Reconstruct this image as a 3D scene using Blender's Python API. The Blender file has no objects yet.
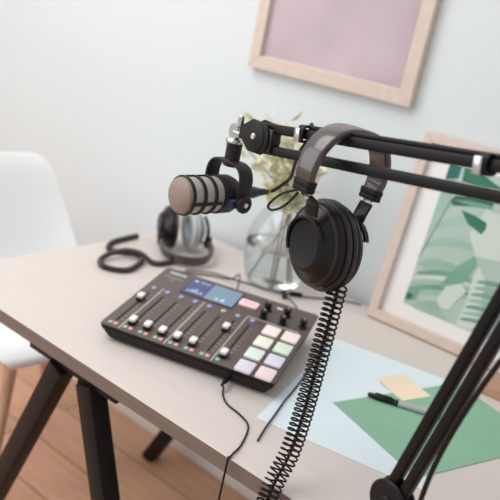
import bpy, bmesh, math, random
from mathutils import Vector as V, Matrix as M, Quaternion
random.seed(7)
C = bpy.context.scene.collection
PI = math.pi
TZ = 0.74                                            # height of the table top

# ------------------------------------------------------------------ helpers
def obj(name, bm, mats, parent=None, loc=None, rot=None, angle=35):
    me = bpy.data.meshes.new(name)
    bmesh.ops.recalc_face_normals(bm, faces=bm.faces)
    bm.to_mesh(me); bm.free()
    for m in (mats if isinstance(mats, (list, tuple)) else [mats]): me.materials.append(m)
    for p in me.polygons: p.use_smooth = True
    me.set_sharp_from_angle(angle=math.radians(angle))
    o = bpy.data.objects.new(name, me); C.objects.link(o)
    if parent: o.parent = parent
    if loc is not None: o.location = loc
    if rot is not None: o.rotation_euler = rot
    return o

def tag(o, label=None, cat=None, group=None, kind=None):
    if label: o['label'] = label
    if cat: o['category'] = cat
    if group: o['group'] = group
    if kind: o['kind'] = kind
    return o

def thing(name, label, cat, loc, rot=(0, 0, 0), group=None):
    o = bpy.data.objects.new(name, None); C.objects.link(o)
    o.location = loc; o.rotation_euler = rot; o.empty_display_size = .05
    return tag(o, label, cat, group)

def add(bm, src, mat=None, mi=0):
    if mat is not None: bmesh.ops.transform(src, matrix=mat, verts=src.verts)
    for f in src.faces: f.material_index = mi
    me = bpy.data.meshes.new('tmp'); src.to_mesh(me); src.free()
    n = len(bm.faces); bm.from_mesh(me); bpy.data.meshes.remove(me)
    bm.faces.ensure_lookup_table()
    for f in bm.faces[n:]: f.material_index = mi
    return bm

def box(bm, c, s, bev=0.0, mat=None, mi=0, seg=2):
    b = bmesh.new(); bmesh.ops.create_cube(b, size=1)
    bmesh.ops.scale(b, vec=s, verts=b.verts)
    if bev: bmesh.ops.bevel(b, geom=b.edges[:], offset=bev, segments=seg, profile=.5, affect='EDGES')
    m = M.Translation(c)
    return add(bm, b, (mat @ m) if mat is not None else m, mi)

def prism(bm, pts, h, bev=0.0, mat=None, mi=0, seg=2):
    """outline in XY extruded from z=0 to z=h"""
    b = bmesh.new()
    f = b.faces.new([b.verts.new((x, y, 0)) for x, y in pts])
    r = bmesh.ops.extrude_face_region(b, geom=[f])
    bmesh.ops.translate(b, vec=(0, 0, h), verts=[v for v in r['geom'] if isinstance(v, bmesh.types.BMVert)])
    if bev: bmesh.ops.bevel(b, geom=b.edges[:], offset=bev, segments=seg, profile=.5, affect='EDGES')
    return add(bm, b, mat, mi)

def axis_mat(p, d, up=None):
    z = V(d).normalized()
    u = V(up) if up is not None else (V((0, 0, 1)) if abs(z.z) < .95 else V((1, 0, 0)))
    x = u.cross(z).normalized(); y = z.cross(x)
    m = M((x, y, z)).transposed().to_4x4(); m.translation = V(p)
    return m

def lathe(bm, prof, seg=32, mat=None, mi=0, sx=1, sy=1):
    """profile (r, z) spun about Z"""
    b = bmesh.new(); rings = []
    for r, z in prof:
        if r < 1e-6: rings.append([b.verts.new((0, 0, z))])
        else: rings.append([b.verts.new((r*sx*math.cos(2*PI*i/seg), r*sy*math.sin(2*PI*i/seg), z)) for i in range(seg)])
    for a, c in zip(rings, rings[1:]):
        for i in range(seg):
            j = (i+1) % seg
            if len(a) == 1 and len(c) == 1: continue
            if len(a) == 1: b.faces.new((a[0], c[i], c[j]))
            elif len(c) == 1: b.faces.new((a[i], a[j], c[0]))
            else: b.faces.new((a[i], a[j], c[j], c[i]))
    return add(bm, b, mat, mi)

def rod(bm, p, q, r, seg=16, mi=0, bev=0.0, r2=None):
    p, q = V(p), V(q); L = (q-p).length; r2 = r if r2 is None else r2
    bv = min(bev, r*.9)
    prof = [(0, 0), (r-bv, 0), (r, bv), (r2, L-bv), (r2-bv, L), (0, L)] if bv else [(0, 0), (r, 0), (r2, L), (0, L)]
    return lathe(bm, prof, seg, axis_mat(p, q-p), mi)

def spline(pts, n=8, closed=False):
    P = [V(p) for p in pts]; out = []
    N = len(P)
    rng = range(N if closed else N-1)
    for i in rng:
        g = (lambda k: P[k % N]) if closed else (lambda k: P[max(0, min(N-1, k))])
        a, b, c, d = g(i-1), g(i), g(i+1), g(i+2)
        for k in range(n):
            t = k/n
            out.append(.5*((2*b)+(c-a)*t+(2*a-5*b+4*c-d)*t*t+(3*b-a-3*c+d)*t**3))
    if not closed: out.append(P[-1])
    return out

def sweep(bm, path, prof, closed=False, mi=0, up=None, scale=None, cap=True):
    """sweep a closed 2-D profile along path; parallel transport, or a fixed 'up' for the profile's Y"""
    b = bmesh.new(); P = [V(p) for p in path]; N = len(P); rings = []
    T = []
    for i in range(N):
        a = P[(i-1) % N] if closed else P[max(0, i-1)]
        c = P[(i+1) % N] if closed else P[min(N-1, i+1)]
        T.append((c-a).normalized())
    nrm = None
    for i in range(N):
        t = T[i]
        if up is not None:
            u = V(up); x = u.cross(t).normalized(); y = t.cross(x)
            if abs(u.dot(t)) < 1e-3: y = u.normalized()
        else:
            if nrm is None:
                nrm = t.orthogonal().normalized()
            else:
                nrm = (nrm - t*nrm.dot(t)).normalized()
            x = nrm; y = t.cross(x)
        s = scale(i/(N-1)) if scale else (1, 1)
        rings.append([b.verts.new(P[i] + x*px*s[0] + y*py*s[1]) for px, py in prof])
    K = len(prof)
    for i in range(N if closed else N-1):
        a, c = rings[i], rings[(i+1) % N]
        for k in range(K):
            j = (k+1) % K
            b.faces.new((a[k], a[j], c[j], c[k]))
    if cap and not closed:
        b.faces.new(rings[0][::-1]); b.faces.new(rings[-1])
    return add(bm, b, None, mi)

def circ(r, n=10): return [(r*math.cos(2*PI*i/n), r*math.sin(2*PI*i/n)) for i in range(n)]
def rrect(w, h, r, n=4):
    out = []
    for cx, cy, a0 in ((w/2-r, h/2-r, 0), (-w/2+r, h/2-r, 90), (-w/2+r, -h/2+r, 180), (w/2-r, -h/2+r, 270)):
        for k in range(n+1):
            a = math.radians(a0+90*k/n); out.append((cx+r*math.cos(a), cy+r*math.sin(a)))
    return out
def tube(bm, pts, r, n=8, seg=10, mi=0, closed=False): return sweep(bm, spline(pts, n, closed), circ(r, seg), closed, mi)

def coil_path(path, radius, turns, per=14, phase=0):
    """a helix wound about a polyline"""
    P = [V(p) for p in path]
    acc = [0]
    for a, b in zip(P, P[1:]): acc.append(acc[-1]+(b-a).length)
    L = acc[-1]; n = int(turns*per); out = []; nrm = None; k = 0
    for i in range(n+1):
        s = L*i/n
        while k < len(P)-2 and acc[k+1] < s: k += 1
        u = (s-acc[k])/max(1e-9, acc[k+1]-acc[k]); c = P[k].lerp(P[k+1], u)
        t0 = (P[min(k+1, len(P)-1)]-P[max(k-1, 0)]).normalized(); t1 = (P[min(k+2, len(P)-1)]-P[k]).normalized()
        t = t0.lerp(t1, u).normalized()
        nrm = t.orthogonal().normalized() if nrm is None else (nrm-t*nrm.dot(t)).normalized()
        a = 2*PI*i/per+phase
        out.append(c+(nrm*math.cos(a)+t.cross(nrm)*math.sin(a))*radius)
    return out

def text_bm(txt, size, mat, extrude=.0002):
    cu = bpy.data.curves.new('txt', 'FONT'); cu.body = txt; cu.size = size
    cu.align_x = 'CENTER'; cu.align_y = 'CENTER'; cu.extrude = extrude; cu.resolution_u = 3
    o = bpy.data.objects.new('txt', cu); C.objects.link(o)
    dg = bpy.context.evaluated_depsgraph_get(); dg.update()
    me = bpy.data.meshes.new_from_object(o.evaluated_get(dg))
    b = bmesh.new(); b.from_mesh(me); bmesh.ops.transform(b, matrix=mat, verts=b.verts)
    bpy.data.objects.remove(o); bpy.data.curves.remove(cu); bpy.data.meshes.remove(me)
    return b

# ------------------------------------------------------------------ materials
def srgb(c):
    return tuple((x/255/12.92 if x/255 <= .04045 else ((x/255+.055)/1.055)**2.4) for x in c)+(1,)
def mat(name, col, rough=.5, metal=0.0, bump=0.0, bscale=300, vary=0.0, vscale=8, emit=None, estr=0, coat=0, spec=None, trans=0, ior=None, sheen=0):
    m = bpy.data.materials.new(name); m.use_nodes = True
    nt = m.node_tree; b = nt.nodes['Principled BSDF']
    b.inputs['Base Color'].default_value = srgb(col); b.inputs['Roughness'].default_value = rough
    b.inputs['Metallic'].default_value = metal; b.inputs['Coat Weight'].default_value = coat
    b.inputs['Transmission Weight'].default_value = trans; b.inputs['Sheen Weight'].default_value = sheen
    if spec is not None: b.inputs['Specular IOR Level'].default_value = spec
    if ior: b.inputs['IOR'].default_value = ior
    tc = nt.nodes.new('ShaderNodeTexCoord')
    if vary:
        n = nt.nodes.new('ShaderNodeTexNoise'); n.inputs['Scale'].default_value = vscale; n.inputs['Detail'].default_value = 5
        r = nt.nodes.new('ShaderNodeValToRGB')
        r.color_ramp.elements[0].position = .3; r.color_ramp.elements[1].position = .7
        r.color_ramp.elements[0].color = srgb([max(0, x*(1-vary)) for x in col]); r.color_ramp.elements[1].color = srgb([min(255, x*(1+vary)) for x in col])
        nt.links.new(tc.outputs['Object'], n.inputs['Vector']); nt.links.new(n.outputs['Fac'], r.inputs['Fac']); nt.links.new(r.outputs['Color'], b.inputs['Base Color'])
    if bump:
        n = nt.nodes.new('ShaderNodeTexNoise'); n.inputs['Scale'].default_value = bscale; n.inputs['Detail'].default_value = 3
        bp = nt.nodes.new('ShaderNodeBump'); bp.inputs['Strength'].default_value = bump; bp.inputs['Distance'].default_value = .001
        nt.links.new(tc.outputs['Object'], n.inputs['Vector']); nt.links.new(n.outputs['Fac'], bp.inputs['Height']); nt.links.new(bp.outputs['Normal'], b.inputs['Normal'])
    if emit is not None:
        b.inputs['Emission Color'].default_value = srgb(emit); b.inputs['Emission Strength'].default_value = estr
    return m

def wood(name, c1, c2, rough=.45, scale=6, stretch=(1, 14, 14), planks=None):
    m = bpy.data.materials.new(name); m.use_nodes = True
    nt = m.node_tree; b = nt.nodes['Principled BSDF']; b.inputs['Roughness'].default_value = rough
    tc = nt.nodes.new('ShaderNodeTexCoord'); mp = nt.nodes.new('ShaderNodeMapping'); mp.inputs['Scale'].default_value = stretch
    n = nt.nodes.new('ShaderNodeTexNoise'); n.inputs['Scale'].default_value = scale; n.inputs['Detail'].default_value = 6; n.inputs['Distortion'].default_value = .6
    r = nt.nodes.new('ShaderNodeValToRGB'); r.color_ramp.elements[0].position = .32; r.color_ramp.elements[1].position = .68
    r.color_ramp.elements[0].color = srgb(c1); r.color_ramp.elements[1].color = srgb(c2)
    L = nt.links.new
    L(tc.outputs['Object'], mp.inputs['Vector']); L(mp.outputs['Vector'], n.inputs['Vector']); L(n.outputs['Fac'], r.inputs['Fac'])
    out = r.outputs['Color']
    if planks:
        bk = nt.nodes.new('ShaderNodeTexBrick'); bk.inputs['Scale'].default_value = 1; bk.inputs['Brick Width'].default_value = planks[0]; bk.inputs['Row Height'].default_value = planks[1]
        bk.inputs['Mortar Size'].default_value = .003; bk.inputs['Color1'].default_value = (1, 1, 1, 1); bk.inputs['Color2'].default_value = (.8, .8, .8, 1); bk.inputs['Mortar'].default_value = (.45, .4, .36, 1)
        L(tc.outputs['Object'], bk.inputs['Vector'])
        mx = nt.nodes.new('ShaderNodeMix'); mx.data_type = 'RGBA'; mx.blend_type = 'MULTIPLY'; mx.inputs['Factor'].default_value = 1
        L(out, mx.inputs['A']); L(bk.outputs['Color'], mx.inputs['B']); out = mx.outputs['Result']
    L(out, b.inputs['Base Color'])
    return m

M_wall = mat('wall_paint', (215, 221, 222), .85, bump=.06, bscale=120)
M_floor = wood('floor_wood', (226, 170, 136), (240, 190, 156), .4, 3, (2, 18, 2), planks=(1.6, .16))
M_skirt = mat('skirting_paint', (236, 236, 232), .5)
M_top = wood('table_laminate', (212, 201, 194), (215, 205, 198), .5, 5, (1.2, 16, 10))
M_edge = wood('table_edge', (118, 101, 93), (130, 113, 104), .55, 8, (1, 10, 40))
M_blackmetal = mat('black_metal', (26, 25, 25), .45, spec=.22, bump=.05, bscale=600)
M_rod = mat('rod_black', (22, 19, 19), .42, spec=.22, bump=.03, bscale=500)
M_joint = mat('joint_black', (24, 25, 28), .42, spec=.22, bump=.05, bscale=700)
M_dark = mat('dark_plastic', (30, 28, 27), .5, spec=.22, bump=.08, bscale=900)
M_shell = mat('headphone_shell', (24, 22, 22), .33, spec=.22, bump=.04, bscale=900, coat=.1)
M_cap = mat('cup_cap', (28, 28, 30), .42, spec=.22, bump=.06, bscale=1200)
M_leather = mat('headband_leather', (66, 56, 53), .3, bump=.2, bscale=450, coat=.6)
M_pad = mat('pad_leather', (40, 33, 31), .42, bump=.3, bscale=350)
M_bronze = mat('bronze_ring', (60, 49, 45), .38, .5)
M_greypad = mat('grey_pad', (192, 196, 198), .6, bump=.2, bscale=300)
M_cord = mat('cord_rubber', (30, 25, 23), .4, spec=.22)
M_cordthin = mat('cord_thin', (46, 40, 38), .5, spec=.22)
M_cordgrey = mat('cord_grey', (62, 56, 55), .35)
M_steel = mat('brushed_steel', (205, 205, 203), .25, 1.0, bump=.05, bscale=500)
M_screw = mat('screw_nickel', (226, 208, 198), .35, .6)
M_grille = mat('mic_grille', (158, 138, 128), .55, .35, bump=.9, bscale=900)
M_mesh = mat('mic_mesh', (186, 180, 176), .5, .45, bump=.9, bscale=1000)
M_mic = mat('mic_body', (46, 41, 39), .45, spec=.22, bump=.1, bscale=900)
M_navy = mat('navy_plastic', (38, 48, 72), .3)
M_xlr = mat('xlr_shell', (32, 40, 54), .35, .3)
M_brass = mat('brass_ring', (190, 150, 90), .3, .9)
M_mixtop = mat('mixer_top', (94, 82, 76), .5, bump=.06, bscale=900)
M_mixside = mat('mixer_side', (38, 34, 33), .55, spec=.22, bump=.08, bscale=700)
M_slot = mat('slot_black', (22, 18, 18), .6, spec=.22)
M_line = mat('panel_print', (196, 188, 182), .6)
M_white = mat('white_plastic', (240, 238, 236), .4)
M_knob = mat('knob_black', (22, 22, 24), .4, spec=.22)
M_green = mat('button_green', (140, 188, 158), .45, emit=(110, 200, 160), estr=.12)
M_red = mat('button_pink', (222, 160, 154), .45, emit=(240, 140, 130), estr=.12)
M_purple = mat('button_violet', (158, 154, 194), .4, emit=(130, 130, 205), estr=.2)
M_rec = mat('record_pink', (240, 200, 204), .4, emit=(255, 190, 196), estr=.2)
M_recink = mat('record_ink', (216, 134, 142), .5)
M_scr_a = mat('screen_violet', (40, 42, 70), .25, emit=(88, 92, 140), estr=.62)
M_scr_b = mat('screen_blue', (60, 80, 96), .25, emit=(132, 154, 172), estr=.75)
M_scr_c = mat('screen_pale', (120, 140, 160), .25, emit=(176, 200, 220), estr=.8)
M_scr_bz = mat('screen_bezel', (46, 46, 62), .2)
PADC = [(234, 220, 212), (232, 214, 210), (230, 226, 212), (206, 222, 204), (212, 226, 218), (212, 210, 226), (218, 208, 222), (234, 208, 208)]
M_pads = [mat('pad_tint', c, .45, emit=c, estr=.12) for c in PADC]
M_blue = mat('paper_blue', (222, 234, 239), .8, vary=.015, vscale=5)
M_greenp = mat('paper_green', (138, 184, 154), .75, vary=.03, vscale=6)
M_note = mat('note_yellow', (244, 224, 196), .8)
M_penbody = mat('pen_grey', (176, 182, 182), .4)
M_frame = wood('frame_wood', (206, 186, 172), (216, 196, 182), .5, 6, (10, 10, 10))
M_mat = mat('mat_board', (240, 236, 234), .85)
M_chair = mat('chair_shell', (250, 251, 252), .35)
M_beech = wood('beech', (190, 150, 120), (214, 176, 146), .45, 6, (12, 12, 1.5))
M_block = wood('block_wood', (168, 128, 102), (188, 146, 118), .5, 6, (2, 14, 14))
M_stem = mat('stem_green', (126, 118, 92), .6)
M_leaf = mat('leaf_pale', (216, 214, 172), .55, vary=.14, vscale=20)
M_leaf2 = mat('leaf_cream', (234, 228, 202), .6, vary=.08, vscale=25)
M_dry = mat('dry_leaf', (176, 138, 116), .7)

def glass(name, col=(1, 1, 1, 1), ior=1.45, thin=False):
    m = bpy.data.materials.new(name); m.use_nodes = True; nt = m.node_tree
    b = nt.nodes['Principled BSDF']; b.inputs['Base Color'].default_value = col; b.inputs['Roughness'].default_value = .0 if not thin else .05
    b.inputs['Transmission Weight'].default_value = 1; b.inputs['IOR'].default_value = ior
    return m
M_glass = glass('vase_glass', (.97, .985, .985, 1), 1.45)
M_water = glass('vase_water', (.98, .99, .99, 1), 1.33)
def pane_mat(name, rough, lo_, hi_, tint=(1, 1, 1, 1)):
    m = bpy.data.materials.new(name); m.use_nodes = True; nt = m.node_tree
    nt.nodes.remove(nt.nodes['Principled BSDF'])
    t = nt.nodes.new('ShaderNodeBsdfTransparent'); g = nt.nodes.new('ShaderNodeBsdfGlossy'); g.inputs['Roughness'].default_value = rough
    lw = nt.nodes.new('ShaderNodeLayerWeight'); lw.inputs['Blend'].default_value = .5
    pw = nt.nodes.new('ShaderNodeMath'); pw.operation = 'POWER'; pw.inputs[1].default_value = 3.5
    f = nt.nodes.new('ShaderNodeMath'); f.operation = 'MULTIPLY_ADD'; f.inputs[1].default_value = hi_; f.inputs[2].default_value = lo_
    nt.links.new(lw.outputs['Facing'], pw.inputs[0]); nt.links.new(pw.outputs[0], f.inputs[0]); x = nt.nodes.new('ShaderNodeMixShader')
    t.inputs[0].default_value = tint
    nt.links.new(f.outputs[0], x.inputs[0]); nt.links.new(t.outputs[0], x.inputs[1]); nt.links.new(g.outputs[0], x.inputs[2])
    nt.links.new(x.outputs[0], nt.nodes['Material Output'].inputs['Surface'])
    return m
M_pane = pane_mat('print_glazing', .12, .02, .35)
M_glass = pane_mat('vase_glass', .02, .035, .55, (.985, .99, .99, 1))

# ------------------------------------------------------------------ camera, light
cam = bpy.data.cameras.new('camera'); co = bpy.data.objects.new('camera', cam); C.objects.link(co)
R_ = V((0.77387622, 0.60469305, 0.18831333)); U_ = V((-0.33786097, 0.14266889, 0.93032014)); F_ = V((-0.53569167, 0.78357635, -0.31471024))
mw = M((R_, U_, -F_)).transposed().to_4x4(); mw.translation = (0, 0, TZ+.64464)
co.matrix_world = mw
cam.sensor_width = 36; cam.lens = 714.27/500*36; cam.clip_start = .05
cam.dof.use_dof = True; cam.dof.focus_distance = 1.03; cam.dof.aperture_fstop = 4.2
bpy.context.scene.camera = co

w = bpy.data.worlds.new('room_light'); bpy.context.scene.world = w; w.use_nodes = True
wb = w.node_tree.nodes['Background']; wb.inputs[0].default_value = (.96, .98, 1, 1); wb.inputs[1].default_value = .60
def area(name, loc, aim, size, power, col=(1, 1, 1)):
    l = bpy.data.lights.new(name, 'AREA'); l.shape = 'RECTANGLE'; l.size, l.size_y = size; l.energy = power; l.color = col
    o = bpy.data.objects.new(name, l); C.objects.link(o); o.location = loc
    o.rotation_euler = (V(aim)-V(loc)).to_track_quat('-Z', 'Y').to_euler(); return o
area('ceiling_light', (-1.5, .25, 2.7), (-1.2, .9, .74), (1.7, 1.3), 31, (1, .985, .965))
area('window_light', (-2.9, -.9, 1.9), (-.9, 1.2, .8), (2.0, 1.8), 28, (.97, .99, 1))

# ------------------------------------------------------------------ setting
bm = bmesh.new(); box(bm, (-1, .4, -.02), (7, 3.0, .04)); tag(obj('floor', bm, M_floor), kind='structure')
bm = bmesh.new(); box(bm, (-1, 1.66, 1.35), (7, .12, 2.7)); tag(obj('wall_back', bm, M_wall), kind='structure')
bm = bmesh.new(); box(bm, (-1, 1.592, .04), (7, .016, .08), .004); tag(obj('baseboard_back', bm, M_skirt), kind='structure')

# ------------------------------------------------------------------ table
X0, X1, Y0, Y1 = -1.316, .34, .79, 1.575
table = thing('table', 'pale beige work table with black trestle legs against the wall', 'table', ((X0+X1)/2, (Y0+Y1)/2, 0))
def tl(x, y, z): return V((x-(X0+X1)/2, y-(Y0+Y1)/2, z))
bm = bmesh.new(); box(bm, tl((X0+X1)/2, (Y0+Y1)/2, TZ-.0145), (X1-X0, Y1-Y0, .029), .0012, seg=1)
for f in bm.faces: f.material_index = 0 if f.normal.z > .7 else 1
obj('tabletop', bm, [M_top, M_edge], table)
def bar(bm, p, q, wd, dp, mat_=None):
    p, q = V(p), V(q)
    return sweep(bm, [p, q], rrect(wd, dp, .003, 2), up=(0, 1, 0))
for tx in (-.880, -.1):
    bm = bmesh.new()
    box(bm, tl(tx-.012, (Y0+Y1)/2, TZ-.041), (.25, Y1-Y0-.03, .02), .002)
    box(bm, tl(tx, (Y0+Y1)/2, TZ-.07), (.06, Y1-Y0-.1, .045), .003)
    obj('trestle_beam', bm, M_blackmetal, table)
    for fy in (.815, 1.52):
        for s in (-1, 1):
            bm = bmesh.new()
            bar(bm, tl(tx+(-.045 if s < 0 else .034), fy, TZ-.05), tl(tx+s*(.36 if s < 0 else .26), fy+.03*(1 if fy < 1 else -1), .0), .040, .040)
            obj('leg', bm, M_blackmetal, table)

# ------------------------------------------------------------------ papers, note, marker
def sheet(name, corner, ang, wd, ht, z, m, label, cat, curl=0):
    t = bmesh.new(); n = 10
    g = [[t.verts.new((wd*i/n, ht*j/n, curl*max(0, (j/n-.45))**2)) for i in range(n+1)] for j in range(n+1)]
    for j in range(n):
        for i in range(n): t.faces.new((g[j][i], g[j][i+1], g[j+1][i+1], g[j+1][i]))
    r = bmesh.ops.extrude_face_region(t, geom=t.faces[:])
    bmesh.ops.translate(t, vec=(0, 0, .0004), verts=[v for v in r['geom'] if isinstance(v, bmesh.types.BMVert)])
    return tag(obj(name, t, m, loc=(corner[0], corner[1], TZ+z), rot=(0, 0, ang)), label, cat)
sheet('paper_sheet', (-.545, .915), math.radians(12), .297, .42, .0003, M_blue, 'large pale blue sheet of paper under the green sheet and the yellow note', 'paper')
sheet('paper_sheet', (-.49, 1.078), math.radians(-21.5), .225, .33, .0009, M_greenp, 'green sheet of paper lying on the pale blue sheet under the marker', 'paper')
sheet('sticky_note', (-.408, 1.205), math.radians(68), .076, .076, .0016, M_note, 'pale yellow square sticky note beside the marker', 'sticky note', curl=.02)

pen = thing('marker_pen', 'black capped marker with grey barrel lying on the green sheet', 'marker', (-.460, 1.156, TZ+.0075), (0, 0, math.atan2(.043, .108)))
bm = bmesh.new(); lathe(bm, [(0, 0), (.0028, 0), (.0042, .002), (.005, .012), (.0062, .014), (.0062, .05), (.0058, .052), (0, .052)], 20, axis_mat((0, 0, 0), (1, 0, 0)))
box(bm, (.03, 0, .007), (.032, .003, .0022), .0007); obj('cap', bm, M_shell, pen)
bm = bmesh.new(); lathe(bm, [(0, .051), (.0057, .051), (.006, .06), (.006, .128), (.0045, .131), (.0045, .137), (0, .137)], 20, axis_mat((0, 0, 0), (1, 0, 0))); obj('barrel', bm, M_penbody, pen)
bm = bmesh.new(); lathe(bm, [(.0058, .0525), (.0061, .0525), (.0061, .058), (.0058, .058)], 20, axis_mat((0, 0, 0), (1, 0, 0)))
obj('clip_ring', bm, M_shell, pen)
bm = bmesh.new(); lathe(bm, [(0, .131), (.0047, .131), (.0047, .1375), (0, .1375)], 20, axis_mat((0, 0, 0), (1, 0, 0))); obj('end_plug', bm, M_shell, pen)

bm = bmesh.new(); box(bm, (.08, 0, .011), (.16, .07, .022), .002)
tag(obj('wooden_block', bm, M_block, loc=(-.328, 1.425, TZ+.0004), rot=(0, 0, .05)), 'small brown wooden block on the table in front of the leaf print', 'block')

# ------------------------------------------------------------------ framed prints
def framed(name, label, loc, rot, wd, ht, bw, art_rect, art_mats, art_fn):
    """lies in local XZ, x to the right, z up, front is -Y; origin at bottom left corner"""
    t = thing(name, label, 'framed print', loc, rot)
    bm = bmesh.new(); d = .022
    prof = lambda L: None
    def piece(p, q, inward):
        b = bmesh.new()
        p, q, inward = V(p), V(q), V(inward); u = (q-p).normalized()
        a = [p, q, q-u*bw+inward*bw, p+u*bw+inward*bw]
        lo = [b.verts.new((v.x, 0, v.z)) for v in a]; hi = [b.verts.new((v.x, -d, v.z)) for v in a]
        b.faces.new(lo); b.faces.new(hi)
        for i in range(4): b.faces.new((lo[i], lo[(i+1) % 4], hi[(i+1) % 4], hi[i]))
        bmesh.ops.recalc_face_normals(b, faces=b.faces)
        bmesh.ops.bevel(b, geom=b.edges[:], offset=.0012, segments=1, affect='EDGES'); add(bm, b)
    piece((0, 0, 0), (wd, 0, 0), (0, 0, 1)); piece((wd, 0, 0), (wd, 0, ht), (-1, 0, 0)); piece((wd, 0, ht), (0, 0, ht), (0, 0, -1)); piece((0, 0, ht), (0, 0, 0), (1, 0, 0))
    obj('frame', bm, M_frame, t)
    bm = bmesh.new(); box(bm, (wd/2, -.004, ht/2), (wd-bw*1.6, .006, ht-bw*1.6)); obj('mat_board', bm, M_mat, t)
    x0, z0, x1, z1 = art_rect
    bm = bmesh.new(); art_fn(bm, x0, z0, x1, z1); obj('print', bm, art_mats, t)
    bm = bmesh.new(); box(bm, (wd/2, -.014, ht/2), (wd-bw*1.9, .0012, ht-bw*1.9)); obj('glazing', bm, M_pane, t)
    return t

G = [mat('art_ground', (182, 198, 186), .8, vary=.03, vscale=7), mat('art_sage', (158, 188, 170), .8, vary=.06, vscale=9), mat('art_leaf', (116, 162, 136), .8, vary=.08, vscale=12),
     mat('art_deep', (44, 112, 88), .8, vary=.12, vscale=14), mat('art_teal', (30, 106, 102), .8, vary=.08, vscale=10), mat('art_pale', (208, 216, 204), .8), mat('art_vein', (128, 140, 120), .8)]
def poly(bm, pts, y, mi, clip):
    """flat shape printed on the picture, clipped to the print's rectangle"""
    x0, z0, x1, z1 = clip
    P = [V((x, z)) for x, z in pts]
    for ax, lim, s in ((0, x0, 1), (0, x1, -1), (1, z0, 1), (1, z1, -1)):
        out = []
        for i in range(len(P)):
            a, b = P[i], P[(i+1) % len(P)]; da, db = s*(a[ax]-lim), s*(b[ax]-lim)
            if da >= 0: out.append(a)
            if da*db < 0: out.append(a+(b-a)*(da/(da-db)))
        P = out
        if len(P) < 3: return
    f = bm.faces.new([bm.verts.new((p.x, y, p.y)) for p in P]); f.material_index = mi
def blade(bm, p, ang, L, wd, y, mi, clip, bend=0.0):
    n = 10; l, r = [], []
    for i in range(n+1):
        t = i/n; a = ang+bend*t; c = V(p)+V((math.cos(a), math.sin(a)))*L*t
        h = wd*math.sin(PI*min(1, t*.92+.08))**.7*.5; nn = V((-math.sin(a), math.cos(a)))
        l.append(c+nn*h); r.append(c-nn*h)
    poly(bm, [tuple(v) for v in l+r[::-1]], y, mi, clip)
def leaf_art(bm, x0, z0, x1, z1):
    c = (x0, z0, x1, z1); S = lambda u, v: (x0+u*(x1-x0), z0+v*(z1-z0)); W = x1-x0
    y = [-.0076]
    def up(): y[0] -= .00005; return y[0]
    def P(mi, *pts): poly(bm, [S(*q_) for q_ in pts], up(), mi, c)
    P(0, (0, 0), (1, 0), (1, 1), (0, 1))
    P(1, (0, 1), (0, .5), (.03, .55), (.06, .78), (.05, .9), (.06, 1))                       # sage strip left of the rib
    for k in range(7): blade(bm, S(.045-.009*k, .70-.07*k), .9-.05*k, W*.30, .020, up(), 0 if k % 2 else 1, c, -.5)
    P(5, (.24, .78), (.304, .775), (.40, .80), (.46, .6), (.375, .49), (.265, .47), (.20, .60))
    P(4, (0, 1), (.06, 1), (.062, .915), (0, .89))                                          # dark teal leaf ends at the top
    P(3, (.075, 1), (.148, 1), (.24, .95), (.30, .93), (.16, .905), (.084, .905))
    P(4, (.26, 1), (.40, 1), (.52, .93), (.33, .955))
    P(3, (.06, .764), (.075, .805), (.15, .83), (.262, .838), (.266, .796), (.165, .768), (.079, .739))
    P(2, (.075, .775), (.15, .80), (.26, .812), (.265, .798), (.165, .772))
    P(3, (.127, .728), (.20, .72), (.262, .700), (.268, .66), (.256, .618), (.18, .655))
    P(6, (.064, .79), (.069, .785), (-.01, .25), (-.025, .19))                               # thin dark rib
    P(3, (.30, .86), (.40, .84), (.55, .76), (.50, .70), (.36, .78))
    for k in range(6): blade(bm, S(-.03+.012*k, .05+.045*k), .55-.02*k, W*(.42-.03*k), .011, up(), (1, 2, 1, 5, 2, 1)[k], c, -.28)
    P(2, (-.03, .02), (-.015, .11), (.02, .135), (.06, .143), (.052, .052), (.02, .03))
    P(3, (-.02, .03), (.0, .08), (.035, .085), (.03, .045))
    P(2, (.15, .215), (.175, .30), (.205, .38), (.262, .475), (.285, .43), (.265, .34), (.25, .261), (.20, .245))
    P(5, (.155, .11), (.178, .215), (.245, .275), (.28, .231), (.25, .15), (.232, .08), (.19, .06))
    P(1, (.06, .045), (.157, .10), (.19, .05), (.275, -.02), (.05, -.02))
    P(5, (.283, 0), (.296, .15), (.288, .35), (.30, .42), (.353, .345), (.381, .05), (.36, 0))
    for k in range(7): blade(bm, S(.296+.003*k, .05+.045*k), .35, W*.15, .010, up(), (2, 1)[k % 2], c, -.2)
    for k in range(8): blade(bm, S(.55+.03*k, .02+.04*k), 1.9-.12*k, W*.55, .03, up(), (2, 1, 3, 1)[k % 4], c, -.4)
    P(6, (.50, 0), (.506, 0), (.80, .8), (.797, .8))
# leaning print: its foot stands on the table, its head touches the wall
FH = .46; lean = math.atan2(.062, .455)
framed('framed_print', 'wood framed green palm leaf print leaning on the wall behind the table', (-.661, 1.535, TZ+.0008), (-lean, 0, 0),   .62, FH, .024, (.075, .06, .545, .405), G, leaf_art)
Mv = [mat('art_mauve', (186, 164, 172), .8, vary=.06, vscale=6), mat('art_rose', (206, 182, 184), .8, vary=.05, vscale=6), mat('art_blush', (224, 206, 202), .8)]
def mauve_art(bm, x0, z0, x1, z1):
    c = (x0, z0, x1, z1); S = lambda u, v: (x0+u*(x1-x0), z0+v*(z1-z0))
    poly(bm, [(x0, z0), (x1, z0), (x1, z1), (x0, z1)], -.0076, 0, c)
    poly(bm, [S(0, .5), S(.3, .62), S(.6, .5), S(1, .66), S(1, 1), S(0, 1)], -.0077, 1, c)
    poly(bm, [S(0, .8), S(.4, .72), S(.7, .84), S(1, .8), S(1, 1), S(0, 1)], -.0078, 2, c)
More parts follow.
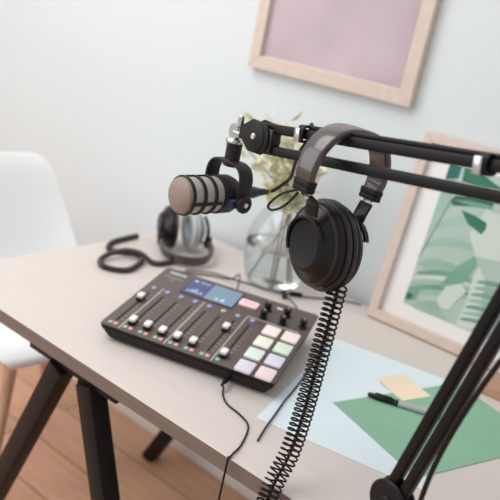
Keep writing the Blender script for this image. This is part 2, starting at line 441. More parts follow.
framed('framed_print', 'wood framed mauve print hanging high on the wall above the microphone', (-1.205, 1.5985, TZ+.499), (0, 0, 0), .487, .62, .034, (.036, .036, .451, .584), Mv, mauve_art)

# ------------------------------------------------------------------ chair
def build_chair():
    t = thing('chair', 'white moulded plastic chair with wooden legs at the end of the table', 'chair', (-1.52, 1.20, 0), (0, 0, math.radians(-8)))
    # shell surface: v runs from the front lip over the seat and up the back; x is forward
    prof = [(.235, .432), (.22, .45), (.15, .452), (.03, .438), (-.09, .436), (-.16, .462), (-.205, .53), (-.232, .62), (-.255, .71), (-.276, .80), (-.290, .838), (-.296, .848)]
    half = [.17, .195, .215, .23, .236, .238, .235, .226, .208, .178, .146, .11]
    rise = [.0, .004, .012, .028, .055, .075, .07, .045, .025, .012, .004, 0]      # how far the rim curls towards the sitter
    n = 16; b = bmesh.new(); g = []
    P = spline([(x, 0, z) for x, z in prof], 4); Hh = spline([(h, 0, 0) for h in half], 4); Rr = spline([(r, 0, 0) for r in rise], 4)
    N = len(P)
    for i in range(N):
        tg = (P[min(N-1, i+1)]-P[max(0, i-1)]).normalized(); nn = V((tg.z, 0, -tg.x))
        if i < N*.3: nn = V((0, 0, 1)) if nn.z < 0 else nn
        if nn.x < 0 and nn.z < 0: nn = -nn
        row = []
        for k in range(n+1):
            s = -1+2*k/n
            row.append(b.verts.new(P[i]+V((0, s*Hh[i].x, 0))+nn*Rr[i].x*abs(s)**2.6))
        g.append(row)
    for i in range(N-1):
        for k in range(n): b.faces.new((g[i][k], g[i][k+1], g[i+1][k+1], g[i+1][k]))
    bmesh.ops.recalc_face_normals(b, faces=b.faces)
    bmesh.ops.solidify(b, geom=b.faces[:], thickness=.008)
    o = obj('seat_shell', b, M_chair, t, angle=60)
    md = o.modifiers.new('sub', 'SUBSURF'); md.levels = 1; md.render_levels = 1
    bm = bmesh.new(); rod(bm, (0, 0, .395), (0, 0, .43), .10, 28, bev=.004)
    for a in (45, 135, 225, 315):
        c, s = math.cos(math.radians(a)), math.sin(math.radians(a)); rod(bm, (.05*c, .05*s, .41), (.15*c, .15*s, .405), .012)
    obj('seat_base', bm, M_skirt, t)
    for a in (45, 135, 225, 315):
        c, s = math.cos(math.radians(a)), math.sin(math.radians(a))
        bm = bmesh.new(); rod(bm, (.135*c, .135*s, .425), (.27*c, .27*s, 0), .019, 16, bev=.003, r2=.012); obj('leg', bm, M_beech, t)
build_chair()

# ------------------------------------------------------------------ mixing console
DY = .308
mx = thing('audio_mixer', 'dark grey podcast mixing console with faders and eight coloured pads', 'mixer', (-.9045, .8735, TZ+.0006), (0, 0, DY))
HF, HB, DW, DD = .0335, .0690, .35, .275
sl = math.atan2(HB-HF, DD)
mx.scale = (1.025, 1.02, 1.0)
MT = M.Translation((0, 0, HF)) @ M.Rotation(sl, 4, 'X')          # panel plane: x = u, y = v, z out of the panel
DS = DD/math.cos(sl)
def hexa(bot, top, zb):
    b = bmesh.new()
    B = [b.verts.new(p) for p in bot]; T = [b.verts.new(p) for p in top]
    b.faces.new(B[::-1]); b.faces.new(T)
    for i in range(4): b.faces.new((B[i], B[(i+1) % 4], T[(i+1) % 4], T[i]))
    return b
b = hexa([(.018, .010, .004), (DW-.016, .010, .004), (DW-.016, DD-.006, .004), (.018, DD-.006, .004)],
         [(.001, .001, HF-.006), (DW-.001, .001, HF-.006), (DW-.001, DD, HB-.006), (.001, DD, HB-.006)], 0)
bmesh.ops.bevel(b, geom=b.edges[:], offset=.002, segments=2, affect='EDGES')
bm = bmesh.new(); add(bm, b, None, 1)
pl = rrect(DW, DS, .007, 4); b = bmesh.new(); prism(b, pl, .006, .0012, M.Translation((0, 0, -.006)))
add(bm, b, MT @ M.Translation((DW/2, DS/2, 0)), 0)
for f in bm.faces:
    if f.material_index == 0 and f.normal.z < .8: f.material_index = 1
for x in (.05, DW-.05):
    for y in (.05, DD-.03): rod(bm, (x, y, 0), (x, y, .005), .01, 16, 1)
body = obj('mixer_body', bm, [M_mixtop, M_mixside], mx)
def pbox(bm, u, v, wd, ht, h, bev=.0005, z=0, mi=0): return box(bm, (u, v, z+h/2), (wd, ht, h), bev, MT, mi)
UK = [.021+.0314*k for k in range(8)]
FV = [.118, .032, .032, .031, .030, .031, .112, .029]             # where each fader cap stands
bm = bmesh.new()
def seg(u0, v0, u1, v1, wd=.0013): box(bm, ((u0+u1)/2, (v0+v1)/2, .0002), (max(wd, abs(u1-u0)), max(wd, abs(v1-v0)), .0004), 0, MT)
seg(.0385, .004, .0385, .185, .0024); seg(.1315, .004, .1315, .186, .0024)
seg(.2265, .003, .2265, .186, .002); seg(.2265, .186, .334, .186, .002)
seg(.334, .18, .334, .186, .002)
for k, u in enumerate(UK):
    for j in range(9): seg(u+.006, .034+j*.0135, u+.010, .034+j*.0135, .0009)
obj('panel_lines', bm, M_line, mx)
def part_label(o, s): o['label'] = s; return o
for k, u in enumerate(UK):
    bm = bmesh.new(); pbox(bm, u, .090, .0034, .128, .0006, .0003); obj('fader_slot', bm, M_slot, mx)
    v = FV[k]
    bm = bmesh.new(); pbox(bm, u, v, .0125, .020, .0065, .0012, .001)
    cap = obj('fader_cap', bm, M_dark, mx)
    bm = bmesh.new()
    b = bmesh.new(); prism(b, rrect(.0122, .0165, .002, 3), .006, .0008); add(bm, b, MT @ M.Translation((u, v+.0008, .0075)))
    obj('fader_top', bm, M_white, cap)
    bm = bmesh.new(); pbox(bm, u-.0048, .0125, .0082, .0082, .0022, .0008); part_label(obj('channel_button', bm, M_green, mx), 'green button')
    if k < 7:
        bm = bmesh.new(); pbox(bm, u+.0062, .0125, .0082, .0082, .0022, .0008); part_label(obj('channel_button', bm, M_red, mx), 'pink button')
    bm = bmesh.new(); lathe(bm, [(0, 0), (.0052, 0), (.0052, .002), (.0045, .0027), (0, .0027)], 20, MT @ M.Translation((u, .174, 0)))
    obj('channel_light', bm, M_line if k == 5 else M_purple, mx)
# screen
bm = bmesh.new(); b = bmesh.new(); prism(b, rrect(.120, .072, .002, 3), .0016, .0004); add(bm, b, MT @ M.Translation((.129, .229, 0)))
scr = obj('screen', bm, M_scr_bz, mx)
bm = bmesh.new()
def q(u0, v0, u1, v1, mi, z=.0017): box(bm, ((u0+u1)/2, (v0+v1)/2, z), (u1-u0, v1-v0, .0002), 0, MT, mi)
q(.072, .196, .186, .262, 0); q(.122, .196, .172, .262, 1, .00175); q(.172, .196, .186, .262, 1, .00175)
for i in range(6): q(.08+i*.006, .204, .083+i*.006, .204+.006+.004*((i*5) % 4), 2, .0018)
q(.078, .25, .086, .256, 2, .0018); q(.092, .252, .114, .2545, 2, .0018); q(.156, .204, .164, .215, 2, .0018); q(.144, .204, .15, .212, 2, .0018)
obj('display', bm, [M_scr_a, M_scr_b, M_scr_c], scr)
# record button
bm = bmesh.new(); b = bmesh.new(); prism(b, rrect(.040, .0245, .0035, 3), .0045, .0009); add(bm, b, MT @ M.Translation((.212, .229, 0)))
rec = obj('record_button', bm, M_rec, mx)
bm = text_bm('\u25cf REC', .0085, MT @ M.Translation((.212, .229, .0047))); obj('lettering', bm, M_recink, rec)
# lettering
bm = bmesh.new(); add(bm, text_bm('R\u00d8DE', .0145, MT @ M.Translation((.036, .258, .0003)), .0003)); obj('lettering', bm, M_white, mx)
bm = bmesh.new(); add(bm, text_bm('R\u00d8DECaster', .0082, MT @ M.Translation((.036, .238, .0003)), .0002)); add(bm, text_bm('Pro', .0078, MT @ M.Translation((.036, .226, .0003)), .0002)); obj('lettering', bm, M_line, mx)
# knobs
for u, v in ((.252, .231), (.294, .231), (.255, .197), (.296, .197), (.335, .210)):
    bm = bmesh.new()
    lathe(bm, [(0, 0), (.0088, 0), (.0088, .002), (.0064, .0035), (.0064, .009), (.0075, .0115), (.0078, .0165), (.0066, .018), (0, .018)], 24, MT @ M.Translation((u, v, 0)))
    k = obj('knob', bm, M_knob, mx)
    bm = bmesh.new(); pbox(bm, u, v+.0045, .0014, .005, .0004, 0, .018); obj('pointer', bm, M_white, k)
bm = bmesh.new(); pbox(bm, .272, .252, .012, .006, .0012, .0004); obj('phones_button', bm, M_white, mx)
# pads
for r in range(4):
    for c in range(2):
        bm = bmesh.new(); b = bmesh.new(); prism(b, rrect(.0315, .0355, .003, 3), .0048, .001); add(bm, b, MT @ M.Translation((.2875+.0395*c, .156-.0462*r, 0)))
        obj('sound_pad', bm, M_pads[2*r+c], mx)
bm = bmesh.new(); rod(bm, (.266, .014, .015), (.266, .0055, .015), .0055, 20); obj('headphone_jack', bm, M_slot, mx)
def dw(u, v, z):                                                    # mixer-local point in the world
    c, s = math.cos(DY), math.sin(DY); return V((-.9045+c*u*1.025-s*v*1.02, .8735+s*u*1.025+c*v*1.02, TZ+z))

# ------------------------------------------------------------------ boom stand
E = V((.952, -.277, .13)).normalized()                               # along the upper arm
H = V((.9602, -.2793, 0)); N = V((.2793, .9602, 0))                   # its horizontal run, and away from the camera
A0 = V((-.601, .850, .4735+TZ))                                        # mic-end joint centre
EL = V((-.143, .7145, .5385+TZ))                                       # elbow
arm = thing('boom_stand', 'black double rod boom stand clamped to the table edge', 'boom stand', (-.262, .765, TZ))
Lo = V(arm.location)
def al(p): return V(p)-Lo
up2 = V((0, 0, .0155))
BASE = V((-.227, .736, .125+TZ))
T0, T1 = al(A0+up2+V((.01, 0, 0))), al(EL+up2); B0, B1 = al(A0-up2+V((.01, 0, 0))), al(EL-up2)
for p, q_ in ((T0, T1), (B0, B1)):
    bm = bmesh.new(); sweep(bm, [p, q_], rrect(.0135, .0135, .003, 3), up=(0, 0, 1)); obj('upper_rod', bm, M_rod, arm)
dl = (EL-BASE).normalized(); side = (H - dl*H.dot(dl)).normalized()
for s in (-1, 1):
    bm = bmesh.new(); sweep(bm, [al(BASE+side*s*.0094), al(EL+side*s*.0094)], rrect(.0135, .0135, .003, 3), up=N); obj('lower_rod', bm, M_rod, arm)
# joint plates at the microphone end: tapered towards the swivel
def plate(cx, off, th, pts, mi_mat, name, bev=.002):
    bm = bmesh.new(); m = M((H, V((0, 0, 1)), -N)).transposed().to_4x4(); m.translation = al(cx)+N*off
    prism(bm, pts, th, bev, m); return obj(name, bm, mi_mat, arm)
def hexpts(k=1.0):
    pts = [(-.040, -.006), (-.040, .006), (-.034, .010), (-.012, .0235)]
    for a in range(60, -61, -15): pts.append((.006+.025*math.cos(math.radians(a)), .0265*math.sin(math.radians(a))))
    pts += [(-.012, -.0245), (-.034, -.010)]
    return [(x*k, z*k) for x, z in pts]
plate(A0, -.008, .0045, hexpts()[::-1], M_joint, 'joint_plate')
plate(A0, .0125, .0045, hexpts()[::-1], M_joint, 'joint_plate')
bm = bmesh.new(); c0 = al(A0)
lathe(bm, [(0, -.0), (.0225, 0), (.0225, .001), (.021, .0018), (0, .0018)], 32, axis_mat(c0-N*.0125, -N)); obj('joint_cap', bm, M_cap, arm)
bm = bmesh.new(); lathe(bm, [(0, 0), (.0048, 0), (.0045, .002), (.003, .003), (0, .0026)], 20, axis_mat(c0-N*.0143, -N)); obj('pivot_screw', bm, M_screw, arm)
bm = bmesh.new(); box(bm, (0, 0, 0), (.016, .018, .034), .002, M.Translation(c0+H*.026) @ M((H, N, V((0, 0, 1)))).transposed().to_4x4()); obj('joint_block', bm, M_bronze, arm)
# elbow
bm = bmesh.new()
for s in (-1, 1): rod(bm, al(EL)+N*s*.006, al(EL)+N*s*.0115, .036, 32, bev=.002)
rod(bm, al(EL)-N*.015, al(EL)+N*.015, .012, 20, bev=.002); obj('elbow_joint', bm, M_joint, arm)
# foot: post, clamp
bm = bmesh.new()
for s in (-1, 1): rod(bm, al(BASE)+N*s*.006, al(BASE)+N*s*.0115, .028, 32, bev=.002)
rod(bm, al(BASE)-N*.015, al(BASE)+N*.015, .009, 20, bev=.002); obj('foot_joint', bm, M_joint, arm)
bm = bmesh.new(); px, py = -.227, .736
rod(bm, al((px, py, TZ+.0)), al((px, py, TZ+.1)), .012, 20, bev=.002); rod(bm, al((px, py, TZ+.012)), al((px, py, TZ+.05)), .018, 24, bev=.003); obj('post', bm, M_rod, arm)
bm = bmesh.new()
box(bm, al((px, .776, TZ+.007)), (.05, .115, .012), .002); box(bm, al((px, .776-.052, TZ-.035)), (.05, .012, .09), .002); box(bm, al((px, .776-.01, TZ-.075)), (.04, .09, .012), .002)
rod(bm, al((px, .80, TZ-.10)), al((px, .80, TZ-.034)), .005, 12); rod(bm, al((px, .80, TZ-.036)), al((px, .80, TZ-.0295)), .014, 20); rod(bm, al((px, .80, TZ-.112)), al((px, .80, TZ-.10)), .013, 12, bev=.003)
obj('table_clamp', bm, M_joint, arm)
# cable clips round the upper rod
def on_top(t): return T0.lerp(T1, t)
for t in (.175, .792):
    c = on_top(t)
    bm = bmesh.new(); ring = [c+H*0+N*x+V((0, 0, z)) for x, z in rrect(.021, .021, .005, 4)]
    sweep(bm, ring, rrect(.0035, .013, .001, 2), closed=True, up=E); cl = obj('cable_clip', bm, M_joint, arm)
    bm = bmesh.new(); box(bm, (0, 0, 0), (.0105, .004, .019), .0012, M.Translation(c-N*.0125-V((0, 0, .002))-H*.003) @ M((E, N, E.cross(N))).transposed().to_4x4()); obj('buckle', bm, M_steel, cl)
# swivel that carries the microphone
SW = V((-.6555, .8590, .4665+TZ))
bm = bmesh.new(); s0 = al(SW)
lathe(bm, [(0, 0), (.013, 0), (.0135, .003), (.0115, .006), (0, .006)], 24, axis_mat(s0+V((0, 0, -.016)), (0, 0, 1)))
lathe(bm, [(0, -.005), (.012, -.005), (.013, -.002), (.013, .002), (.012, .005), (0, .005)], 28, axis_mat(s0+V((0, 0, .001)), N))
rod(bm, s0+V((0, 0, .010))+H*.008, s0+V((0, 0, .027))+H*.008, .0052, 16, bev=.0012)
rod(bm, s0, s0+H*.016, .006, 16); obj('swivel', bm, M_steel, arm)

# ------------------------------------------------------------------ microphone
AX = V((-.16, -.987, 0)).normalized()                                 # the way the grille faces
SD = V((.987, -.16, 0)).normalized()                                  # towards the near side of the yoke
PV = V((-.6628, .8668, .3662+TZ))                                        # yoke pivot centre on the body axis
mic = thing('microphone', 'black and silver broadcast microphone in a yoke mount on the boom stand', 'microphone', PV)
MM = M((SD, V((0, 0, 1)), AX)).transposed().to_4x4() if False else M((V((0, 0, 1)).cross(AX), V((0, 0, 1)), AX)).transposed().to_4x4()
R0 = .0302
L1 = .092                                                            # front of the grille ahead of the pivot
bm = bmesh.new(); lathe(bm, [(0, L1+.003), (.010, L1+.0026), (.0205, L1+.001), (.0265, L1-.003), (.0284, L1-.008), (.0284, L1-.012)], 40, MM); obj('front_grille', bm, M_grille, mic)
bm = bmesh.new(); lathe(bm, [(.0276, .018), (.0276, L1-.010)], 40, MM); obj('mesh_sleeve', bm, M_mesh, mic)
bm = bmesh.new()
for z in (L1-.010, L1-.0315, L1-.053, .0175):
    lathe(bm, [(.0272, z-.0025), (R0, z-.0025), (R0+.0006, z), (R0, z+.0025), (.0272, z+.0025)], 40, MM)
for a in (-12, 108, 228):
    a_ = math.radians(a); c, s = math.cos(a_), math.sin(a_)
    m = MM @ M.Rotation(a_, 4, 'Z')
    box(bm, (.029, 0, (L1+.02)/2), (.0028, .005, L1-.032), .0006, m)
obj('cage', bm, M_mic, mic)
bm = bmesh.new(); lathe(bm, [(0, -.026), (.012, -.026), (.02, -.024), (.0262, -.014), (R0, -.004), (R0+.0003, .010), (R0, .022), (.024, .023), (0, .023)], 40, MM)
lathe(bm, [(0, -.034), (.0105, -.034), (.0115, -.026), (0, -.026)], 28, MM); obj('rear_housing', bm, M_mic, mic)
# yoke: flat U strap over the top
yw = .0395; top = .052
pts = [(-yw, -.010), (-yw, .018), (-yw*.98, .034), (-yw*.82, .046), (-yw*.5, top), (0, top), (yw*.5, top), (yw*.82, .046), (yw*.98, .034), (yw, .018), (yw, -.010)]
bm = bmesh.new(); YS = V((0, 0, 1)).cross(AX); sweep(bm, spline([YS*x+V((0, 0, z))-AX*.004 for x, z in pts], 5), rrect(.0042, .027, .0012, 2), up=AX); obj('yoke', bm, M_mic, mic)
for s in (1, -1):
    bm = bmesh.new(); c = YS*s*(yw+.002)
    lathe(bm, [(0, -.011), (.0085, -.011), (.0122, -.003), (.0138, 0), (.0138, .006), (.0115, .008), (.006, .008), (.005, .005), (0, .005)], 28, axis_mat(c-V((0, 0, .004))-AX*.004, YS*s))
    k = obj('yoke_knob', bm, M_mic, mic)
    bm = bmesh.new(); lathe(bm, [(0, .005), (.0045, .005), (.004, .0088), (0, .0088)], 20, axis_mat(c-V((0, 0, .004))-AX*.004, YS*s)); obj('knob_screw', bm, M_screw, k)
    bm = bmesh.new(); box(bm, YS*s*(yw-.008)+AX*.010-V((0, 0, .006)), (.016, .021, .015), .004); part_label(obj('pivot_block', bm, M_navy, mic), 'navy blue pivot block')
bm = bmesh.new(); rod(bm, V((0, 0, top-.006))-AX*.004, V((0, 0, top+.032))-AX*.004, .0122, 28, bev=.0015); rod(bm, V((0, 0, top-.007))-AX*.004, V((0, 0, top+.004))-AX*.004, .0132, 28, bev=.0015); obj('thread_adapter', bm, M_mic, mic)

# microphone lead: plug, cable along the arm and down the lower rods
REAR = PV-AX*.034
lead = thing('microphone_cable', 'black cable with dark blue plug running from the microphone along the boom stand', 'cable', REAR)
rl = lambda p: V(p)-REAR
pd = V((.25, .93, .12)).normalized()
bm = bmesh.new(); lathe(bm, [(0, 0), (.0100, 0), (.0100, .030), (.0088, .034), (.0078, .040), (0, .040)], 24, axis_mat((0, 0, 0), -AX)); obj('plug', bm, M_xlr, lead)
e1 = -AX*.040
bm = bmesh.new(); lathe(bm, [(0, 0), (.0072, 0), (.0044, .024), (0, .024)], 20, axis_mat(e1, -AX)); obj('strain_relief', bm, M_xlr, lead)
bm = bmesh.new(); lathe(bm, [(.0030, .0), (.0056, .0005), (.0056, .0045), (.0030, .005)], 20, axis_mat(e1-AX*.021, -AX)); obj('colour_ring', bm, M_brass, lead)
e2 = e1-AX*.024
tw = lambda t, dz=.0098, dn=0.0: al(Lo)+0*E + (on_top(t)+Lo) + V((0, 0, dz)) + N*dn
cab = [REAR+e1-AX*.010, REAR+e2, REAR+e2-AX*.012+V((.004, -.002, .004)), V((-.598, .945, .405+TZ)), V((-.5747, .9128, .4321+TZ)), V((-.5437, .8708, .4655+TZ)), V((-.521, .848, .49+TZ)), V((-.514, .838, .512+TZ)), tw(.20), tw(.30), tw(.45), tw(.6), tw(.75), tw(.822), tw(.92)]
ed = EL+V((0, 0, .042)); cab += [ed+H*.02, EL+H*.048+V((0, 0, .01)), EL+side*.048-dl*.10, BASE+side*.026+dl*.25, BASE+side*.0215+dl*.1, BASE+side*.04-dl*.02, V((-.20, .735, TZ-.06)), V((-.19, .75, TZ-.3)), V((-.2, .8, .03)), V((-.1, .9, .006))]
bm = bmesh.new(); tube(bm, [rl(p) for p in cab], .0031, 8, 8); obj('cord', bm, M_cord, lead)

# ------------------------------------------------------------------ headphones
def headphones(name, label, mw_, spread, roll, toe, pads, cup2=None, half=.063, zc=-.150, k=1.0, ah=.077, bw=.040, xo=.0):
    """local X across from cup to cup, Y front to back, Z up; apex of the band at the origin"""
    t = thing(name, label, 'headphones', (0, 0, 0)); t.matrix_world = mw_
    t.rotation_mode = 'XYZ'
    arch = [(-half, -ah), (-half*1.05, -ah*.78), (-half*.97, -ah*.44), (-half*.70, -ah*.16), (-half*.3, -.002), (half*.3, -.002), (half*.70, -ah*.16), (half*.97, -ah*.44), (half*1.05, -ah*.78), (half, -ah)]
    path = spline([(x, 0, z) for x, z in arch], 7)
    wf = lambda u: (1, 1.0-.26*abs(2*u-1)**2)
    bm = bmesh.new(); sweep(bm, path, rrect(.0105, bw, .0045, 5), up=(0, 1, 0), scale=wf); hb = obj('headband', bm, M_leather, t)
    for s in (-1, 1):
        bm = bmesh.new(); prism(bm, rrect(.0165, .0325, .004, 3), .0075, .0012, axis_mat((s*half, 0, -ah+.004), (-s*.05, 0, -1), (0, 1, 0)))
        prism(bm, rrect(.0160, .0318, .004, 3), .0078, .0012, axis_mat((s*half*.995, 0, -ah-.0037), (-s*.05, 0, -1), (0, 1, 0))); obj('band_cuff', bm, M_dark, t)
        cx = s*spread+xo; rk = .046*k; rz = rk*1.16
        so = .0262 if s < 0 else .031; hx = cx+s*so*k                                        # plane of the yoke arm
        a = V((s*half*.99, 0, -ah-.010)); e = V((hx+s*.004, 0, zc+rz*1.02))
        mid = a.lerp(e, .40 if s < 0 else .5)
        bm = bmesh.new(); sweep(bm, [a, mid.lerp(e, .3)], rrect(.0022, .0165, .0008, 2), up=(0, 1, 0)); obj('slider', bm, M_steel, t)
        cm = M.Translation((cx, 0, zc)) @ M.Rotation(s*toe, 4, 'Y') @ M.Rotation(roll, 4, 'X') @ axis_mat((0, 0, 0), (s, 0, 0), (0, 0, 1)) @ M.Scale(k, 4)
        cr = cm.to_3x3()
        # fork: arm plate, then two prongs that follow the rim of the cup
        bm = bmesh.new(); sweep(bm, spline([mid, e, V((hx+s*.001, 0, zc+rz*.86)), V((hx-s*.001, 0, zc+rz*.70))], 4), rrect(.0042, .0225, .0012, 2), up=(0, 1, 0))
        rr_ = .0295 if s < 0 else .034
        ar = [cm @ V((rr_*math.cos(a_), rr_*1.13*math.sin(a_), so-.006+.004*max(0, math.sin(a_)))) for a_ in [PI*(q_/20) for q_ in range(21)]]
        sweep(bm, ar, rrect(.0042, .0085, .001, 2), up=(cr @ V((0, 0, 1))))
        yk = obj('yoke', bm, M_shell, t)
        bm = bmesh.new(); c = mid.lerp(e, .3); rod(bm, c+V((s*.001, 0, 0)), c+V((s*.0042, 0, 0)), .0042, 16, bev=.0006); obj('hinge_screw', bm, M_steel, yk)
        bm = bmesh.new()
        lathe(bm, [(0, .0225), (.027, .0225), (.0292, .0212), (.0310, .0178), (.0395, .0115), (.0455, .0045), (.0466, .001), (.046, -.002), (.0435, -.0035), (0, -.0035)], 52, cm, 0, 1.0, 1.19)
        cup = obj('ear_cup', bm, (cup2 if (cup2 and s > 0) else M_shell), t)
        bm = bmesh.new(); lathe(bm, [(0, .0232), (.0228, .0232), (.0248, .0239), (.0264, .0229), (.0264, .020), (0, .020)], 52, cm, 0, 1.0, 1.19); obj('cup_cap', bm, M_cap, cup)
        bm = bmesh.new(); lathe(bm, [(.0400, .0098), (.0415, .0108), (.0434, .0084), (.0425, .0070)], 52, cm, 0, 1.0, 1.19); obj('trim_ring', bm, M_bronze, cup)
        bm = bmesh.new()
        lathe(bm, [(.018, -.0035), (.042, -.0036), (.0480, -.005), (.0496, -.0085), (.0484, -.0118), (.043, -.0136), (.035, -.0138), (.026, -.0128), (.020, -.009), (.018, -.0035)], 52, cm, 0, 1.0, 1.19)
        obj('ear_pad', bm, pads[0 if s < 0 else 1], t)
    return t
E3 = H; X3 = N
TP = V((-.4400, .8105, .5205+TZ))
mh = M((X3, -H, V((0, 0, 1)))).transposed().to_4x4()
mh = M((N, -H, V((0, 0, 1)))).transposed().to_4x4(); mh.translation = V((-.4450, .8160, .5235+TZ))+N*.0155
mh = mh @ M.Rotation(math.radians(5), 4, 'Y')
# N x (-H) = +Z keeps the frame right handed
hp = headphones('headphones', 'black over-ear headphones hanging from the upper rods of the boom stand', mh, .0148, math.radians(-30), math.radians(0), (M_pad, M_pad), k=1.08, zc=-.159, xo=.0055)
hi = mh.inverted()
def hl(p): return hi @ V(p)
# lead from cup to cup and the coiled cords
bm = bmesh.new(); tube(bm, [hl(V((x, y, z+TZ))) for x, y, z in ((-.4610, .7600, .4440), (-.4754, .7559, .4365), (-.489, .7598, .4282), (-.5030, .7640, .4150), (-.5090, .766, .4045), (-.5010, .7635, .4025), (-.4880, .7597, .4090), (-.4740, .7555, .4210), (-.4620, .7560, .4395))], .0018, 8, 8); obj('bridge_lead', bm, M_cord, hp)
fall = spline([(-.4035, .811, .324+TZ), (-.4065, .8122, .22+TZ), (-.4094, .8122, .119+TZ), (-.4105, .802, .055+TZ), (-.411, .780, .018+TZ), (-.411, .767, -.03+TZ), (-.411, .764, -.17+TZ)], 10)
for sg, ph in ((-1, 0), (1, 1.2)):
    bm = bmesh.new(); n_ = len(fall)-1
    pth = [p+H*sg*(.0070+.0020*min(1, k/(n_*.4))) for k, p in enumerate(fall)]
    cp = [V((-.4080, .8105, .340+TZ))+H*sg*.003, V((-.4050, .8108, .330+TZ))+H*sg*.006]+coil_path(pth, .0073, 62, 16, ph)
    sweep(bm, [hl(p) for p in cp], circ(.00145, 6)); obj('coiled_cord', bm, M_cord, hp)
st = [V((-.4070, .813, .338+TZ))]+[p+N*.002 for p in fall[2::4]]+[V((-.41, .762, .25)), V((-.40, .74, .06)), V((-.34, .69, .004)), V((-.2, .66, .004))]
bm = bmesh.new(); tube(bm, [hl(p) for p in st], .0022, 6, 8); obj('straight_cord', bm, M_cord, hp)

# second pair, lying on the table behind the mixer
n2 = V((.55, .835, 0)).normalized(); d2 = V((.835, -.55, 0)).normalized()
tilt = math.radians(17); z2 = (d2*math.cos(tilt)-V((0, 0, 1))*math.sin(tilt)).normalized()
y2 = z2.cross(n2)
m2 = M((n2, y2, z2)).transposed().to_4x4()
cupc = V((-1.200, 1.408, TZ+.0605)); m2.translation = cupc - (m2.to_3x3() @ V((0, 0, -.150)))
hq = headphones('headphones', 'black headphones with pale grey ear pads lying on the table behind the mixer', m2, .032, math.radians(0), math.radians(3), (M_pad, M_greypad), cup2=M_greypad, half=.064, ah=.085, k=1.13, bw=.027)
h2i = m2.inverted()
tp = lambda x, y, z=.0075: V((x, y, TZ+z))
cpath = spline([tp(-1.300, 1.352), tp(-1.288, 1.254), tp(-1.25, 1.207), tp(-1.219, 1.227), tp(-1.193, 1.25, .009), tp(-1.153, 1.227, .009), tp(-1.126, 1.155), tp(-1.162, 1.117), tp(-1.197, 1.131, .009), tp(-1.212, 1.172, .014), tp(-1.2, 1.215, .0215), tp(-1.17, 1.236, .0215), tp(-1.135, 1.245, .009), tp(-1.119, 1.27), tp(-1.122, 1.329)], 8)
bm = bmesh.new(); sweep(bm, [h2i @ p for p in coil_path(cpath, .0052, 170, 10)], circ(.0021, 5)); obj('coiled_cord', bm, M_cordgrey, hq)

# ------------------------------------------------------------------ thin leads on the table
def cable(label, pts, r, m, ends=(), cat='cable'):
    o0 = V(pts[0]); t = thing('audio_cable', label, cat, o0)
    bm = bmesh.new(); tube(bm, [V(p)-o0 for p in pts], r, 8, 8); obj('cord', bm, m, t)
    for p, d, rr, L, mm in ends:
        bm = bmesh.new(); rod(bm, V(p)-o0, V(p)-o0+V(d).normalized()*L, rr, 14, bev=.0008); obj('plug', bm, mm, t)
    return t
J = dw(.266, .004, .015); fd = V((math.sin(DY), -math.cos(DY), 0))
cable('thin black cable plugged into the front of the mixer', [J+fd*.024, J+fd*.031+V((-.002, 0, -.003)), tp(-.637, .936, .006), tp(-.626, .922, .0022), tp(-.601, .904, .0022), tp(-.565, .896, .0022), tp(-.535, .880, .0022), tp(-.51, .83, .0022), tp(-.50, .790, .002), tp(-.496, .778, -.02), tp(-.495, .775, -.3), tp(-.48, .76, -.735)], .0017, M_cord, [(J, fd, .0042, .024, M_cord), (J+fd*.023, fd, .0028, .010, M_cord)])
BK = lambda u: dw(u, DD+.001, .050)
bd = V((-math.sin(DY), math.cos(DY), 0))
cable('thin dark cable from the lying headphones plugged into the back of the mixer', [tp(-1.085, 1.27, .003), tp(-1.05, 1.295, .003), tp(-1.01, 1.335, .004), tp(-.96, 1.345, .012), tp(-.925, 1.33, .04), BK(.155)+bd*.034, BK(.155)+bd*.022], .0019, M_cordthin, [(BK(.155), bd, .0045, .022, M_cord)])
cable('thin dark cable lying on the table past the foot of the glass vase', [tp(-1.07, 1.30, .003), tp(-1.02, 1.345, .0065), tp(-.97, 1.372, .003), tp(-.90, 1.40, .003), tp(-.84, 1.43, .003), tp(-.79, 1.475, .003), tp(-.75, 1.53, .003), tp(-.70, 1.56, .003)], .0019, M_cordthin, [(tp(-.836, 1.432, .006), (.7, .55, 0), .0058, .03, M_cord)])
cable('thin dark cable joining the knot of plugs to the back of the mixer', [tp(-.842, 1.418, .004), tp(-.826, 1.40, .004), tp(-.81, 1.375, .02), BK(.29)+bd*.05, BK(.29)+bd*.02], .0019, M_cordthin, [(BK(.29), bd, .0045, .02, M_cord), (tp(-.845, 1.421, .0065), (.55, -.75, 0), .0062, .03, M_cord)])
cable('thin black cable lying across the pale blue sheet below the coiled cord', [tp(-.50, .86, .003), tp(-.514, .90, .0036), tp(-.529, .949, .0038), tp(-.545, 1.0, .0038), tp(-.558, 1.05, .0038), tp(-.571, 1.095, .0038), tp(-.584, 1.137, .0038), tp(-.603, 1.19, .0038), tp(-.622, 1.245, .0038), tp(-.640, 1.295, .003), tp(-.660, 1.34, .003)], .0017, M_cord)

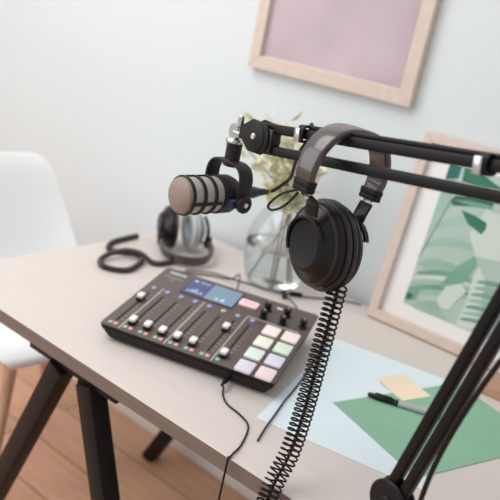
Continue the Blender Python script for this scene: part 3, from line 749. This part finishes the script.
# ------------------------------------------------------------------ vase with sprigs
VX, VY = -.905, 1.452
VB = V((VX, VY, TZ+.0004))
outer = [(.0, .0), (.045, .0), (.055, .004), (.066, .025), (.0735, .06), (.0765, .095), (.0745, .125), (.067, .155), (.054, .183), (.043, .203), (.037, .222), (.0365, .240), (.0385, .255)]
inner = [(r-.0028, max(z, .006)) for r, z in outer[1:]][::-1]
outer = [(r_*1.17, z) for r_, z in outer]; inner = [(r_-.0028, max(z, .006)) for r_, z in outer[1:]][::-1]
prof = spline([(r_, 0, z) for r_, z in outer[1:]], 4); pin = spline([(r_, 0, z) for r_, z in inner], 4)
pr = [(0, 0)]+[(p.x, p.z) for p in prof]+[(p.x, p.z) for p in pin]+[(0, .006)]
bm = bmesh.new(); lathe(bm, pr, 56); tag(obj('vase', bm, M_glass, loc=VB, angle=60), 'clear round glass vase holding pale green sprigs behind the mixer', 'vase')
wz = .105; wp = [(0, .0066)]+[(p.x-.0022, p.z) for p in prof if .0085 < p.z < wz]+[(.0765*1.17-.0024, wz), (0, wz)]
bm = bmesh.new(); lathe(bm, wp, 56); tag(obj('water', bm, M_water, loc=VB, angle=60), 'clear water in the bottom half of the glass vase', 'water', kind='stuff')
def leaf_bm(bm, p, d, L, wd, mi=0):
    d = V(d).normalized(); sdv = d.orthogonal().normalized(); sdv.rotate(Quaternion(d, random.uniform(0, 6.28))); nn = d.cross(sdv)
    b = bmesh.new(); c = []; l = []; r = []
    for i in range(6):
        t = i/5; h = wd*.5*math.sin(PI*(.06+.9*t)); bend = nn*(-L*.22*t*t)
        c.append(b.verts.new(V(p)+d*L*t+bend)); l.append(b.verts.new(V(p)+d*L*t+sdv*h+bend+nn*h*.25)); r.append(b.verts.new(V(p)+d*L*t-sdv*h+bend+nn*h*.25))
    for i in range(5):
        b.faces.new((c[i], c[i+1], l[i+1], l[i])); b.faces.new((r[i], r[i+1], c[i+1], c[i]))
    add(bm, b, None, mi)
SPR = [((-.045, -.012, .012), (.006, .0, .20), (-.125, -.06, .33), 'leaning furthest left'), ((.04, .01, .012), (-.008, .008, .20), (-.065, -.03, .40), 'standing almost upright'),
       ((.02, -.04, .012), (-.006, -.008, .20), (-.02, -.01, .36), 'just right of the upright one'), ((-.02, .035, .012), (.008, -.010, .21), (.05, .0, .35), 'leaning towards the hanging headphones'),
       ((.0, .045, .012), (-.004, .012, .21), (-.125, -.03, .39), 'rising behind the one leaning furthest left')]
for i, (a, b_, c, where) in enumerate(SPR):
    t = thing('leafy_sprig', 'pale green leafy sprig in the glass vase, '+where, 'sprig', VB, group='sprigs in the vase')
    mid = (V(b_)+V(c))/2+V((0, 0, .012))
    pth = spline([V(a), V(b_)*.55+V(a)*.45, V(b_), mid, V(c)], 6)
    bm = bmesh.new(); sweep(bm, pth, circ(.0018, 6)); obj('stem', bm, M_stem, t)
    bm = bmesh.new()
    for k in range(78):
        u = random.uniform(.50, 1); p = pth[min(len(pth)-1, int(u*(len(pth)-1)))]
        a_ = random.uniform(0, 2*PI); d = V((math.cos(a_), math.sin(a_), random.uniform(-.3, .9)))
        q_ = p+d*random.uniform(.004, .030)
        leaf_bm(bm, q_, d, random.uniform(.02, .042), random.uniform(.010, .020), 0 if random.random() < .6 else 1)
    obj('leaves', bm, [M_leaf, M_leaf2], t, angle=180)

# ------------------------------------------------------------------ colour management
sc = bpy.context.scene
sc.view_settings.view_transform = 'Standard'; sc.view_settings.look = 'None'
sc.view_settings.gamma = 1; sc.view_settings.use_curve_mapping = False; sc.view_settings.exposure = 0.0
